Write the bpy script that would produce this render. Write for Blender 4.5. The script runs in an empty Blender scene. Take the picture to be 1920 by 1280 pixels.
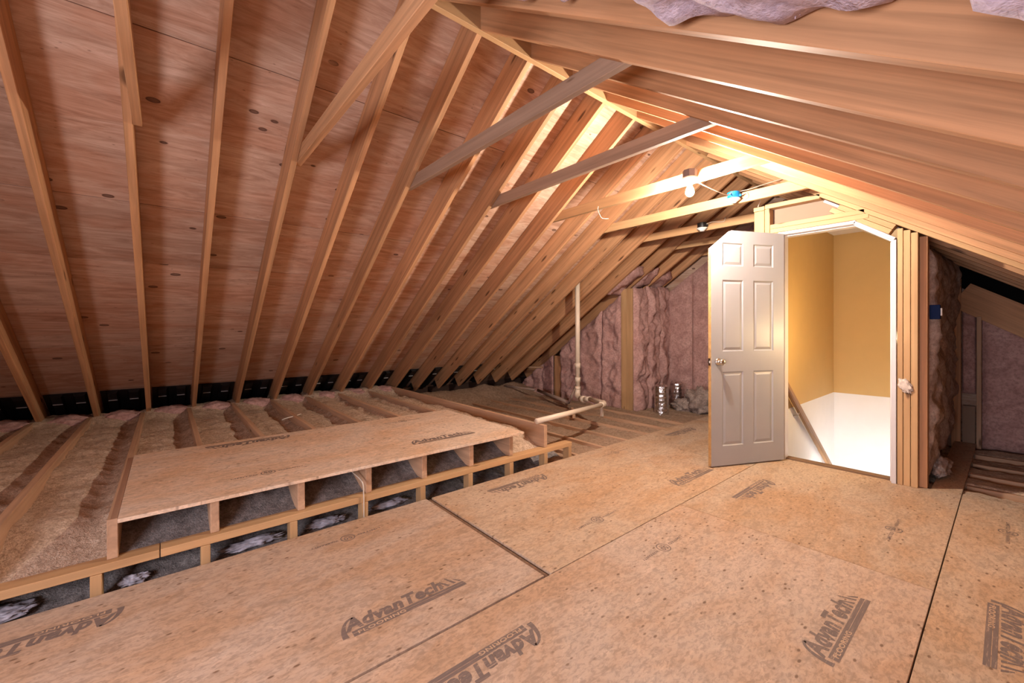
import bpy, bmesh, math
from mathutils import Vector, Matrix, noise

# ------------------------------------------------------------------ camera, light, exposure
scene = bpy.context.scene
COL = scene.collection
CAM_H, F_PX, CY = 1.195, 778.212, 619.567
YAW, ROLL, PITCH = 0.8764686, -0.0034181, -0.0047634
_v = Vector((-math.sin(YAW) * math.cos(PITCH), math.cos(YAW) * math.cos(PITCH), math.sin(PITCH)))
_r = Vector((math.cos(YAW), math.sin(YAW), 0))
_u = _r.cross(_v)
_r2 = _r * math.cos(ROLL) + _u * math.sin(ROLL)
_u2 = -_r * math.sin(ROLL) + _u * math.cos(ROLL)
cd = bpy.data.cameras.new('camera')
cam = bpy.data.objects.new('camera', cd)
COL.objects.link(cam)
cd.sensor_width = 36.0
cd.lens = 36.0 * F_PX / 1920.0
cd.shift_y = -(640.0 - CY) / 1920.0
cd.clip_start = 0.02
cam.matrix_world = Matrix(((_r2.x, _u2.x, -_v.x, 0), (_r2.y, _u2.y, -_v.y, 0), (_r2.z, _u2.z, -_v.z, CAM_H), (0, 0, 0, 1)))
scene.camera = cam

world = bpy.data.worlds.new('world')
scene.world = world
world.use_nodes = True
world.node_tree.nodes['Background'].inputs[0].default_value = (0.75, 0.82, 1.0, 1)
world.node_tree.nodes['Background'].inputs[1].default_value = 0.0

BULB, REAR_FILL, STAIR_LOW, ADDED_STAIR_SCONCE = 3450.0, 74.0, 130.0, 400.0      # lamp emissions (sconce added) and the added rear fill light (watts)
WX0, WX1, WZ0, WZ1, Y_BACK = -1.40, 0.25, 0.55, 1.45, -1.60
ld = bpy.data.lights.new('rear_fill_light', 'AREA')
ld.shape = 'RECTANGLE'; ld.size = WX1 - WX0 - 0.1; ld.size_y = WZ1 - WZ0 - 0.1
ld.energy = REAR_FILL; ld.color = (0.98, 0.93, 1.0)
lo = bpy.data.objects.new('rear_fill_light', ld)
COL.objects.link(lo)
lo.location = ((WX0 + WX1) / 2, Y_BACK + 0.03, (WZ0 + WZ1) / 2)
lo.rotation_euler = (math.radians(90), 0, 0)      # added fill light aimed along +Y from the unseen rear window

vs = scene.view_settings
vs.view_transform = 'Standard'; vs.look = 'None'; vs.gamma = 1.0; vs.use_curve_mapping = False
vs.exposure = 0.45
scene.cycles.diffuse_bounces = 4
scene.cycles.max_bounces = 8
scene.cycles.caustics_reflective = False; scene.cycles.caustics_refractive = False

# ------------------------------------------------------------------ roof constants (metres)
AX, ZR, MP = -2.047, 2.980, 0.679                # ridge line, height of the rafters' underside there, pitch
CS = 1 / math.hypot(1, MP)
RD = 0.215                                        # rafter depth
RV = RD / CS                                      # the same, measured plumb
T = 0.038
LY = [-0.973, -0.577, -0.173, 0.220, 0.640, 1.046, 1.452, 1.860, 2.264, 2.664, 3.074, 3.506, 3.909, 4.315, 4.720, 5.125, 5.530, 5.935, 6.330]
Y_GABLE = 6.45
S0, S1, S4 = -2.628, -1.432, -0.219               # floor seams
Y_DOOR = 4.275
def zl(x): return ZR - MP * (AX - 0.019 - x)      # underside of left rafters
def zr(x): return ZR - MP * (x - AX - 0.019)      # underside of right rafters
ORD = ['first', 'second', 'third', 'fourth', 'fifth', 'sixth', 'seventh', 'eighth', 'ninth', 'tenth', 'eleventh', 'twelfth', 'thirteenth',
       'fourteenth', 'fifteenth', 'sixteenth', 'seventeenth', 'eighteenth', 'nineteenth', 'twentieth']

# ------------------------------------------------------------------ materials
class NT:
    def __init__(s, name):
        s.m = bpy.data.materials.new(name); s.m.use_nodes = True
        s.t = s.m.node_tree; s.b = s.t.nodes['Principled BSDF']
    def n(s, kind, **kw):
        nd = s.t.nodes.new('ShaderNode' + kind)
        for k, v in kw.items():
            if k in ('blend_type', 'data_type', 'operation', 'feature', 'distance', 'noise_dimensions', 'clamp'): setattr(nd, k, v)
        for k, v in kw.items():
            if k not in ('blend_type', 'data_type', 'operation', 'feature', 'distance', 'noise_dimensions', 'clamp'):
                i = nd.inputs[int(k[1:])] if k[0] == 'i' and k[1:].isdigit() else nd.inputs[k]
                if isinstance(v, bpy.types.NodeSocket): s.t.links.new(v, i)
                else: i.default_value = v
        return nd
    def l(s, a, b): s.t.links.new(a, b)
    def ramp(s, fac, stops):
        r = s.t.nodes.new('ShaderNodeValToRGB'); e = r.color_ramp.elements
        while len(e) < len(stops): e.new(0.5)
        for q, (p, c) in zip(e, stops): q.position = p; q.color = (*c, 1) if len(c) == 3 else c
        s.l(fac, r.inputs[0]); return r.outputs[0]
    def mix(s, fac, a, b, blend='MIX'):
        x = s.t.nodes.new('ShaderNodeMixRGB'); x.blend_type = blend
        for i, v in enumerate((fac, a, b)):
            if isinstance(v, bpy.types.NodeSocket): s.l(v, x.inputs[i])
            else: x.inputs[i].default_value = v if i == 0 else (*v, 1)
        return x.outputs[0]
    def coords(s, scale, rnd=True):
        tc = s.t.nodes.new('ShaderNodeTexCoord'); mp = s.t.nodes.new('ShaderNodeMapping')
        s.l(tc.outputs['Object'], mp.inputs[0]); mp.inputs['Scale'].default_value = scale
        if rnd:
            oi = s.t.nodes.new('ShaderNodeObjectInfo')
            mu = s.n('Math', operation='MULTIPLY', i0=oi.outputs['Random'], i1=37.0)
            s.l(mu.outputs[0], mp.inputs['Location'])
        return mp.outputs[0]
    def rand(s): return s.t.nodes.new('ShaderNodeObjectInfo').outputs['Random']
    def noise(s, scale, vec, detail=4, rough=0.55, dist=0.0):
        return s.n('TexNoise', Scale=scale, Vector=vec, Detail=detail, Roughness=rough, Distortion=dist).outputs['Fac']
    def bump(s, h, strength, dist=0.01):
        b = s.n('Bump', Strength=strength, Distance=dist, Height=h); s.l(b.outputs[0], s.b.inputs['Normal'])
    def done(s, col, rough=0.6, spec=0.3):
        if isinstance(col, bpy.types.NodeSocket): s.l(col, s.b.inputs['Base Color'])
        else: s.b.inputs['Base Color'].default_value = (*col, 1)
        s.b.inputs['Roughness'].default_value = rough
        s.b.inputs['Specular IOR Level'].default_value = spec
        return s.m

def sc(c, k): return tuple(min(1, x * k) for x in c)

def wood(name, base, dark=0.72, knot=(0.10, 0.045, 0.02), grain=(0.9, 26, 26), kscale=(1.3, 5.5, 5.5), kn=0.13, var=0.22, rough=0.62):
    t = NT(name)
    g = t.noise(1.0, t.coords(grain), 5, 0.6, 0.5)
    big = t.noise(2.2, t.coords((0.7, 2.0, 2.0)), 3)
    c = t.ramp(g, [(0.30, sc(base, dark)), (0.62, base), (0.8, sc(base, 1.12))])
    c = t.mix(t.ramp(big, [(0.35, (0, 0, 0)), (0.7, (1, 1, 1))]), c, t.mix(1.0, c, (0.86, 0.80, 0.76), 'MULTIPLY'))
    kv = t.n('TexVoronoi', Scale=1.0, Vector=t.coords(kscale))
    k = t.ramp(kv.outputs['Distance'], [(0.0, (1, 1, 1)), (kn * 0.62, (0.85, 0.85, 0.85)), (kn, (0, 0, 0))])
    c = t.mix(k, c, knot)
    v = t.n('Math', operation='MULTIPLY_ADD', i0=t.rand(), i1=var, i2=1 - var * 0.5)
    hs = t.n('HueSaturation', Value=v.outputs[0], Color=c)
    return t.done(hs.outputs[0], rough)

M_RAFT = wood('rafter_fir', (0.58, 0.31, 0.158), dark=0.60, grain=(0.8, 30, 30), kscale=(1.7, 2.5, 7.5), kn=0.12, var=0.26)
M_TIE = wood('grey_brown_tie', (0.39, 0.26, 0.185), dark=0.7, kscale=(2.0, 3, 8), kn=0.10)  # darker grey-brown lumber for the two middle ties
M_JOIST = wood('joist_fir', (0.58, 0.37, 0.24), kn=0.09)
M_PINE = wood('new_pine', (0.56, 0.345, 0.175), dark=0.80, kscale=(2.2, 7, 7), kn=0.12, var=0.14)
M_RAIL = wood('oak_rail', (0.36, 0.19, 0.075), kn=0.0, rough=0.4)
M_EDGE = wood('raw_door_edge', (0.62, 0.38, 0.16), kn=0.0)

def plywood():
    t = NT('roof_plywood')
    g = t.noise(1.0, t.coords((2.0, 14, 14)), 5, 0.68, 1.6)
    fine = t.noise(1.0, t.coords((5, 30, 110)), 4, 0.7, 0.3)
    g2 = t.noise(1.0, t.coords((1.1, 3.2, 3.0)), 4, 0.6, 1.0)
    c = t.ramp(g, [(0.28, (0.40, 0.24, 0.17)), (0.5, (0.56, 0.375, 0.28)), (0.70, (0.69, 0.50, 0.40))])
    c = t.mix(t.ramp(g2, [(0.42, (0, 0, 0)), (0.60, (1, 1, 1))]), c, t.mix(1.0, c, (0.93, 0.80, 0.73), 'MULTIPLY'))
    c = t.mix(t.ramp(fine, [(0.30, (0.45, 0.45, 0.45)), (0.50, (0, 0, 0))]), c, t.mix(1.0, c, (0.62, 0.50, 0.44), 'MULTIPLY'))
    warp = t.mix(0.06, t.coords((3.4, 0.6, 7.0)), t.n('TexNoise', Scale=3.0, Vector=t.coords((1, 1, 1))).outputs['Color'], 'ADD')
    kv = t.n('TexVoronoi', Scale=1.0, Vector=warp)
    k = t.ramp(kv.outputs['Distance'], [(0.0, (0.7, 0.7, 0.7)), (0.085, (0.8, 0.8, 0.8)), (0.105, (1, 1, 1)), (0.125, (0, 0, 0))])
    kg = t.ramp(t.noise(1.3, t.coords((1, 1, 1)), 2), [(0.44, (0, 0, 0)), (0.5, (1, 1, 1))])
    c = t.mix(t.mix(1.0, k, kg, 'MULTIPLY'), c, (0.10, 0.045, 0.03))
    kv2 = t.n('TexVoronoi', Scale=1.0, Vector=t.coords((11, 1.0, 24)))
    k2 = t.ramp(kv2.outputs['Distance'], [(0.0, (1, 1, 1)), (0.11, (0, 0, 0))])
    gate = t.ramp(t.noise(2.0, t.coords((1, 1, 1.4)), 2), [(0.46, (0, 0, 0)), (0.52, (0.85, 0.85, 0.85))])
    c = t.mix(t.mix(1.0, k2, gate, 'MULTIPLY'), c, (0.11, 0.05, 0.03))
    v = t.n('Math', operation='MULTIPLY_ADD', i0=t.rand(), i1=0.30, i2=0.84)
    hs = t.n('HueSaturation', Value=v.outputs[0], Color=c)
    return t.done(hs.outputs[0], 0.7)
M_PLY = plywood()

def osb(name, base):
    t = NT(name)
    g = t.noise(1.0, t.coords((9, 19, 19)), 5, 0.72, 1.0)
    f = t.noise(1.0, t.coords((34, 70, 40)), 4, 0.7, 0.6)
    big = t.noise(1.6, t.coords((0.8, 1.5, 1)), 5, 0.65, 0.4)
    c = t.ramp(g, [(0.28, sc(base, 0.66)), (0.46, sc(base, 0.95)), (0.58, base), (0.72, sc(base, 1.2))])
    c = t.mix(t.ramp(f, [(0.38, (0.85, 0.85, 0.85)), (0.54, (0, 0, 0))]), c, sc(base, 0.66))
    c = t.mix(t.ramp(big, [(0.40, (0, 0, 0)), (0.62, (1, 1, 1))]), c, t.mix(1.0, c, (0.94, 0.80, 0.66), 'MULTIPLY'))
    warp = t.mix(0.25, t.coords((15, 30, 1)), t.n('TexNoise', Scale=9.0, Vector=t.coords((1, 1, 1))).outputs['Color'], 'ADD')
    kv = t.n('TexVoronoi', Scale=1.0, Vector=warp)
    k = t.ramp(kv.outputs['Distance'], [(0.0, (1, 1, 1)), (0.12, (0.85, 0.85, 0.85)), (0.20, (0, 0, 0))])
    cl = t.noise(3.2, t.coords((1, 1.2, 1)), 4, 0.75)
    gate = t.ramp(cl, [(0.45, (0, 0, 0)), (0.54, (0.95, 0.95, 0.95))])
    c = t.mix(t.mix(1.0, k, gate, 'MULTIPLY'), c, (0.15, 0.08, 0.045))
    kv3 = t.n('TexVoronoi', Scale=1.0, Vector=t.coords((44, 70, 1)))
    k3 = t.ramp(kv3.outputs['Distance'], [(0.0, (1, 1, 1)), (0.22, (0, 0, 0))])
    gate3 = t.ramp(t.noise(2.0, t.coords((1.3, 1, 1)), 4, 0.7), [(0.47, (0, 0, 0)), (0.56, (0.75, 0.75, 0.75))])
    c = t.mix(t.mix(1.0, k3, gate3, 'MULTIPLY'), c, (0.22, 0.12, 0.07))
    v = t.n('Math', operation='MULTIPLY_ADD', i0=t.rand(), i1=0.10, i2=0.95)
    hs = t.n('HueSaturation', Value=v.outputs[0], Color=c)
    return t.done(hs.outputs[0], 0.62)
M_OSB = osb('osb_flooring', (0.545, 0.405, 0.295))
M_OSB2 = osb('osb_flooring_pale', (0.545, 0.41, 0.32))

def ink():
    t = NT('grey_ink_print')
    g = t.noise(1.0, t.coords((14, 160, 14)), 4, 0.7)
    c = t.ramp(g, [(0.36, (0.165, 0.122, 0.108)), (0.58, (0.205, 0.15, 0.128)), (0.70, (0.44, 0.31, 0.225))])
    return t.done(c, 0.6)
M_INK = ink()
def plain(name, col, rough=0.5, metal=0.0, spec=0.4, nscale=0, namp=0.08, bump=0.0):
    t = NT(name)
    t.b.inputs['Metallic'].default_value = metal
    g = t.noise(nscale or 6.0, t.coords((1, 1, 1)), 4)
    c = t.ramp(g, [(0.3, sc(col, 1 - namp)), (0.7, sc(col, 1 + namp))])
    if bump: t.bump(g, bump, 0.01)
    return t.done(c, rough, spec)
M_LIGHTINK = plain('unprinted_lettering', (0.55, 0.37, 0.24))
M_DOOR = plain('door_paint', (0.355, 0.345, 0.36), 0.42, namp=0.02)
M_TRIM = plain('white_trim_paint', (0.66, 0.62, 0.63), 0.4, namp=0.03)
M_YELLOW = plain('ochre_wall_paint', (0.60, 0.405, 0.165), 0.7, namp=0.02)
M_WHITE = plain('white_wall_paint', (0.82, 0.80, 0.78), 0.7, namp=0.015)
M_DRY = plain('unpainted_drywall', (0.27, 0.185, 0.135), 0.85, namp=0.03)
M_PVC = plain('cream_pvc', (0.68, 0.56, 0.44), 0.35, namp=0.04)
M_PIPE = plain('grey_pipe', (0.34, 0.25, 0.21), 0.5)
M_NICKEL = plain('satin_nickel', (0.62, 0.58, 0.52), 0.28, metal=1.0, namp=0.03)
M_FOIL = plain('foil', (0.80, 0.78, 0.78), 0.22, metal=1.0, nscale=30, namp=0.1, bump=0.7)
M_BLUE = plain('blue_plastic_box', (0.008, 0.15, 0.36), 0.5, spec=0.2)
M_NAVY = plain('navy_plastic', (0.006, 0.018, 0.075), 0.6, spec=0.1)
M_BLACK = plain('black_plastic', (0.012, 0.011, 0.012), 0.45)
M_DKBOX = plain('grey_metal_box', (0.10, 0.085, 0.10), 0.5)
M_WPL = plain('white_plastic', (0.78, 0.75, 0.72), 0.4, namp=0.02)
M_CABLE = plain('cable_sheath', (0.66, 0.57, 0.47), 0.5)
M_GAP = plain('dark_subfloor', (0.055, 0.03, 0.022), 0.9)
M_TAPE = plain('torn_paper', (0.62, 0.52, 0.46), 0.8, nscale=40, namp=0.25)
M_POLY = plain('plastic_film', (0.42, 0.40, 0.46), 0.4, nscale=25, namp=0.35, bump=0.6)
M_SILL = wood('dark_sill', (0.22, 0.13, 0.075), kn=0.0)
M_EDGEB = plain('osb_edge_brown', (0.20, 0.115, 0.075), 0.8, nscale=60, namp=0.3)
M_SHADE = plain('black_shade', (0.006, 0.006, 0.006), 0.95, spec=0.0)  # flat black standing in for shade in the gap under the right slope
M_SLIT = plain('white_slit', (0.6, 0.6, 0.62), 0.5)

def fluff(name, a, b, c3, s1=9, s2=60, bump=0.6, rough=0.95):
    t = NT(name)
    g = t.noise(s1, t.coords((1, 1, 1)), 4, 0.65, 0.6)
    f = t.noise(s2, t.coords((1, 1, 1)), 3, 0.7)
    c = t.ramp(g, [(0.30, a), (0.52, b), (0.72, c3)])
    c = t.mix(t.ramp(f, [(0.38, (0.55, 0.55, 0.55)), (0.55, (0, 0, 0))]), c, sc(a, 0.75))
    t.bump(f, bump, 0.008)
    return t.done(c, rough, 0.1)
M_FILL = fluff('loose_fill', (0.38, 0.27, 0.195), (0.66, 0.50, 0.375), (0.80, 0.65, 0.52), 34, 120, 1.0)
M_BATT = fluff('pink_batt', (0.36, 0.20, 0.185), (0.52, 0.315, 0.285), (0.62, 0.40, 0.365), 6, 40, 0.8)
M_BATTV = fluff('lilac_batt', (0.46, 0.38, 0.50), (0.62, 0.53, 0.64), (0.72, 0.64, 0.74), 9, 45, 0.6)
M_BATTG = fluff('dusty_batt', (0.33, 0.235, 0.195), (0.48, 0.355, 0.30), (0.62, 0.49, 0.42), 7, 45, 0.7)
M_FILLSHADE = fluff('shade_toned_fill', (0.15, 0.135, 0.135), (0.29, 0.26, 0.255), (0.42, 0.38, 0.365), 30, 120, 1.0)  # loose fill with the shade under sheet and beam put into its grey
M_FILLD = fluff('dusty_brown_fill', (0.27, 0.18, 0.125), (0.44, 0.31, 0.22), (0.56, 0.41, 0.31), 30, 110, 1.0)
M_CLUMP = fluff('grey_clump', (0.22, 0.165, 0.145), (0.36, 0.28, 0.245), (0.46, 0.37, 0.33), 14, 60, 0.8)

def emit(name, col, strength):
    m = bpy.data.materials.new(name); m.use_nodes = True
    b = m.node_tree.nodes['Principled BSDF']
    b.inputs['Base Color'].default_value = (0.9, 0.85, 0.75, 1)
    b.inputs['Emission Color'].default_value = (*col, 1); b.inputs['Emission Strength'].default_value = strength
    return m
M_BULB = emit('bulb_glow', (1.0, 0.88, 0.74), BULB)
M_STAIR = emit('hall_lamp_glow', (0.90, 0.94, 1.0), STAIR_LOW)
M_ADDED_SCONCE = emit('added_sconce_glow', (1.0, 0.76, 0.42), ADDED_STAIR_SCONCE)

# ------------------------------------------------------------------ helpers
MW = {}
def tag(o, label=None, cat=None, group=None, kind=None):
    if label: o['label'] = label
    if cat: o['category'] = cat
    if group: o['group'] = group
    if kind: o['kind'] = kind
    return o
def place(o, M, parent=None):
    COL.objects.link(o)
    if parent is not None:
        o.parent = parent; o.matrix_basis = MW[parent].inverted() @ M
    else: o.matrix_basis = M
    MW[o] = M
    return o
def empty(name, loc=(0, 0, 0), rz=0.0, parent=None):
    o = bpy.data.objects.new(name, None); o.empty_display_size = 0.1
    return place(o, Matrix.Translation(loc) @ Matrix.Rotation(rz, 4, 'Z'), parent)
def from_bm(name, bm, mat, M=Matrix(), parent=None, smooth=False):
    bmesh.ops.recalc_face_normals(bm, faces=bm.faces)
    me = bpy.data.meshes.new(name); bm.to_mesh(me); bm.free()
    for m in (mat if isinstance(mat, (list, tuple)) else [mat]): me.materials.append(m)
    if smooth: me.polygons.foreach_set('use_smooth', [True] * len(me.polygons))
    return place(bpy.data.objects.new(name, me), M, parent)
def add_prism(bm, poly, v0, v1, f=lambda u, v, w: (u, v, w)):
    a = [bm.verts.new(f(u, v0, w)) for u, w in poly]; b = [bm.verts.new(f(u, v1, w)) for u, w in poly]
    bm.faces.new(a); bm.faces.new(b[::-1]); n = len(poly)
    for i in range(n): bm.faces.new((a[i], a[(i + 1) % n], b[(i + 1) % n], b[i]))
def prism(name, mat, poly, th, origin, U, W, parent=None, bevel=0.0025):
    """poly in (u, w); th across; local X runs along U (the grain)."""
    U = Vector(U).normalized(); W = Vector(W); W = (W - U * W.dot(U)).normalized(); V = W.cross(U)
    bm = bmesh.new(); add_prism(bm, poly, -th / 2, th / 2)
    if bevel:
        bmesh.ops.bevel(bm, geom=bm.edges[:], offset=bevel, segments=1, affect='EDGES')
    o = Vector(origin)
    M = Matrix(((U.x, V.x, W.x, o.x), (U.y, V.y, W.y, o.y), (U.z, V.z, W.z, o.z), (0, 0, 0, 1)))
    return from_bm(name, bm, mat, M, parent)
AXV = {'x': Vector((1, 0, 0)), 'y': Vector((0, 1, 0)), 'z': Vector((0, 0, 1))}
def box(name, mat, x0, x1, y0, y1, z0, z1, along='x', parent=None, bevel=0.0025):
    c = ((x0 + x1) / 2, (y0 + y1) / 2, (z0 + z1) / 2)
    d = {'x': x1 - x0, 'y': y1 - y0, 'z': z1 - z0}
    W = 'z' if along != 'z' else 'x'
    V = [k for k in 'xyz' if k not in (along, W)][0]
    l, h = d[along] / 2, d[W] / 2
    return prism(name, mat, [(-l, -h), (l, -h), (l, h), (-l, h)], d[V], c, AXV[along], AXV[W], parent, bevel)
def board(name, mat, p0, p1, h, th, up, parent=None, bevel=0.0025):
    p0 = Vector(p0); p1 = Vector(p1); L = (p1 - p0).length / 2
    return prism(name, mat, [(-L, -h / 2), (L, -h / 2), (L, h / 2), (-L, h / 2)], th, (p0 + p1) / 2, p1 - p0, up, parent, bevel)
def tube_bm(bm, pts, r, seg=10):
    pts = [Vector(p) for p in pts]; rings = []
    t0 = (pts[1] - pts[0]).normalized()
    a = Vector((0, 0, 1)) if abs(t0.z) < 0.9 else Vector((1, 0, 0))
    nrm = (a - t0 * a.dot(t0)).normalized()
    for i, p in enumerate(pts):
        t = (pts[min(i + 1, len(pts) - 1)] - pts[max(i - 1, 0)]).normalized()
        nrm = (nrm - t * nrm.dot(t)).normalized(); b = t.cross(nrm)
        rr = r[i] if isinstance(r, (list, tuple)) else r
        rings.append([bm.verts.new(p + (nrm * math.cos(2 * math.pi * k / seg) + b * math.sin(2 * math.pi * k / seg)) * rr) for k in range(seg)])
    for A, B in zip(rings, rings[1:]):
        for k in range(seg): bm.faces.new((A[k], A[(k + 1) % seg], B[(k + 1) % seg], B[k]))
    bm.faces.new(rings[0][::-1]); bm.faces.new(rings[-1])
def tube(name, mat, pts, r, seg=10, parent=None):
    o = Vector(pts[0]); bm = bmesh.new(); tube_bm(bm, [Vector(p) - o for p in pts], r, seg)
    return from_bm(name, bm, mat, Matrix.Translation(o), parent, True)
def curve_pts(pts, n=8):
    pts = [Vector(p) for p in pts]; out = []
    for i in range(len(pts) - 1):
        p0 = pts[max(i - 1, 0)]; p1 = pts[i]; p2 = pts[i + 1]; p3 = pts[min(i + 2, len(pts) - 1)]
        for k in range(n):
            t = k / n
            out.append(0.5 * ((2 * p1) + (p2 - p0) * t + (2 * p0 - 5 * p1 + 4 * p2 - p3) * t * t + (3 * p1 - p0 - 3 * p2 + p3) * t ** 3))
    return out + [pts[-1]]
def lathe(name, mat, prof, loc, seg=20, parent=None, rot=Matrix(), smooth=True):
    bm = bmesh.new(); rings = []
    for r, z in prof:
        rings.append([bm.verts.new((max(r, 1e-4) * math.cos(2 * math.pi * k / seg), max(r, 1e-4) * math.sin(2 * math.pi * k / seg), z)) for k in range(seg)])
    for A, B in zip(rings, rings[1:]):
        for k in range(seg): bm.faces.new((A[k], A[(k + 1) % seg], B[(k + 1) % seg], B[k]))
    bm.faces.new(rings[0][::-1]); bm.faces.new(rings[-1])
    return from_bm(name, bm, mat, Matrix.Translation(loc) @ rot, parent, smooth)
def nz(p, s, seed=0.0): return noise.noise(Vector((p[0] * s + seed, p[1] * s - seed * 0.7, p[2] * s + seed * 1.3)))
def sstep(a, b, x):
    t = max(0.0, min(1.0, (x - a) / (b - a))); return t * t * (3 - 2 * t)
def terrain(name, mat, x0, x1, y0, y1, step, zf, thick=0.12, parent=None):
    nx = max(2, int((x1 - x0) / step)); ny = max(2, int((y1 - y0) / step)); vs_ = []
    ox, oy = (x0 + x1) / 2, (y0 + y1) / 2
    for j in range(ny + 1):
        for i in range(nx + 1):
            x = x0 + (x1 - x0) * i / nx; y = y0 + (y1 - y0) * j / ny
            vs_.append((x - ox, y - oy, zf(x, y)))
    fs = [(j * (nx + 1) + i, j * (nx + 1) + i + 1, (j + 1) * (nx + 1) + i + 1, (j + 1) * (nx + 1) + i) for j in range(ny) for i in range(nx)]
    me = bpy.data.meshes.new(name); me.from_pydata(vs_, [], fs); me.materials.append(mat)
    me.polygons.foreach_set('use_smooth', [True] * len(me.polygons))
    return place(bpy.data.objects.new(name, me), Matrix.Translation((ox, oy, 0)), parent)
def batt(name, mat, origin, U, W, N, width, h, depth, seed, parent=None, amp=0.03, nu=14, nw=40, rag=0.0):
    """a soft mound: U across, W up, N out of the wall; h is a number or a function of u in 0..1."""
    O = Vector(origin); U = Vector(U).normalized(); W = Vector(W).normalized(); N = Vector(N).normalized()
    bm = bmesh.new(); g = []
    for j in range(nw + 1):
        row = []
        for i in range(nu + 1):
            u = i / nu; w = j / nw; hh = h(u) if callable(h) else h
            ed = (1 - abs(2 * u - 1) ** 7) * (1 - abs(2 * w - 1) ** 14)
            p = U * (u * width) + W * (w * hh)
            d = depth * ed ** 0.6 + (nz(p, 5, seed) * amp + nz(p, 14, seed + 3) * amp * 0.55 + nz((p.x * .5, p.y * .5, p.z * .12), 9, seed + 8) * amp * 0.9) * ed
            if rag and j in (0, nw): p = p + W * (nz(p, 9, seed) * rag + nz(p, 23, seed) * rag * 0.5)
            row.append(bm.verts.new(p + N * d))
        g.append(row)
    for j in range(nw):
        for i in range(nu): bm.faces.new((g[j][i], g[j][i + 1], g[j + 1][i + 1], g[j + 1][i]))
    bk = [bm.verts.new(U * (a * width) + W * (b * (h(a) if callable(h) else h)) - N * 0.01) for a, b in ((0, 0), (1, 0), (1, 1), (0, 1))]
    bm.faces.new(bk)
    return from_bm(name, bm, mat, Matrix.Translation(O), parent, True)
def blob(name, mat, loc, r, seed, amp=0.25, parent=None, sub=4, freq=2.2):
    bm = bmesh.new(); bmesh.ops.create_icosphere(bm, subdivisions=sub, radius=1.0)
    for v in bm.verts:
        k = 1 + amp * nz(v.co, freq, seed) + amp * 0.5 * nz(v.co, freq * 2.7, seed + 5) + amp * 0.25 * nz(v.co, freq * 6, seed + 9)
        v.co = Vector((v.co.x * r[0] * k, v.co.y * r[1] * k, v.co.z * r[2] * k))
    return from_bm(name, bm, mat, Matrix.Translation(loc), parent, True)

# ------------------------------------------------------------------ the setting: roof decks
SLL = Vector((-1, 0, -MP)).normalized(); SLR = Vector((1, 0, -MP)).normalized()
UPL = Vector((-MP, 0, 1)).normalized(); UPR = Vector((MP, 0, 1)).normalized()
def deck(side):
    S, UP, sg = (SLL, UPL, -1) if side == 'left' else (SLR, UPR, 1)
    root = empty('ceiling_' + side, (AX, (Y_BACK + Y_GABLE) / 2, ZR))
    tag(root, 'weathered plywood roof deck behind the %s-slope rafters' % side, 'roof deck', kind='structure')
    rows = [(-0.12, 0.76), (0.764, 1.956), (1.96, 2.566), (2.57, 3.762), (3.766, 4.958), (4.962, 5.5)]
    cuts = {0: [0.659, 3.093, 5.55], 1: [-0.558, 1.879, 4.335], 2: [0.659, 3.093, 5.55], 3: [-0.154, 2.283, 4.739], 4: [1.065, 3.525, 5.95], 5: [-0.154, 2.283, 4.739]}
    for k, (a, b) in enumerate(rows):
        ys = [Y_BACK] + cuts[k] + [Y_GABLE + 0.1]
        for y0, y1 in zip(ys, ys[1:]):
            o = Vector((AX, (y0 + y1) / 2, ZR)) + S * ((a + b) / 2) + UP * (RD + 0.007) + Vector((sg * 0.019, 0, 0))
            L = (y1 - y0) / 2 - 0.0015; h = (b - a) / 2
            prism('plywood_panel', M_PLY, [(-L, -h), (L, -h), (L, h), (-L, h)], 0.012, o, (0, 1, 0), S, root, 0.0012)
deck('left'); deck('right')

# ridge board
tag(box('ridge_board', M_PINE, AX - 0.019, AX + 0.019, Y_BACK, Y_GABLE, ZR - 0.004, ZR + 0.235, 'y'),
    'long pale ridge board running along the roof peak', 'ridge board')

# rafters
def rafter(side, y, eave, mat, name='rafter'):
    S, UP, sg = (SLL, UPL, -1) if side == 'left' else (SLR, UPR, 1)
    L = abs(eave - (AX + sg * 0.019)) / CS
    cut = RD * MP                                  # plumb cut offset along the slope
    o = Vector((AX + sg * 0.0195, y + T / 2, ZR))
    poly = [(0, 0), (L, 0), (L + cut * 0.0, RD - 0.002), (cut * 1.0, RD - 0.002)]
    # plumb cut at the ridge: the top corner lies further down the slope direction's start
    poly = [(0, 0), (L, 0), (L + 0.02, RD - 0.002), (-cut + 0.0, RD - 0.002)]
    return prism(name, mat, poly, T, o, S, UP, None, 0.002)
# a plumb face at the ridge needs the top corner at -RD*MP along the slope for both sides
for i, y in enumerate(LY):
    o = rafter('left', y, -6.17, M_RAFT)
    tag(o, 'left-slope roof rafter, %s counted from the left edge of the photo' % ORD[i], 'rafter', 'left-slope rafters')
for i, y in enumerate(LY):
    if i < 2: continue
    if abs(y - 4.315) < 0.01: continue
    o = rafter('right', y, 2.2, M_RAFT)
    if i < 5: tag(o, 'right-slope rafter passing above the view, %s nearer than the torn batts' % ORD[4 - i], 'rafter', 'right-slope rafters')
    elif i <= 12: tag(o, 'right-slope roof rafter, %s down from the top right corner' % ORD[i - 5], 'rafter', 'right-slope rafters')
    else: tag(o, 'right-slope roof rafter, %s beyond the door wall' % ORD[i - 14], 'rafter', 'right-slope rafters')

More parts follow.
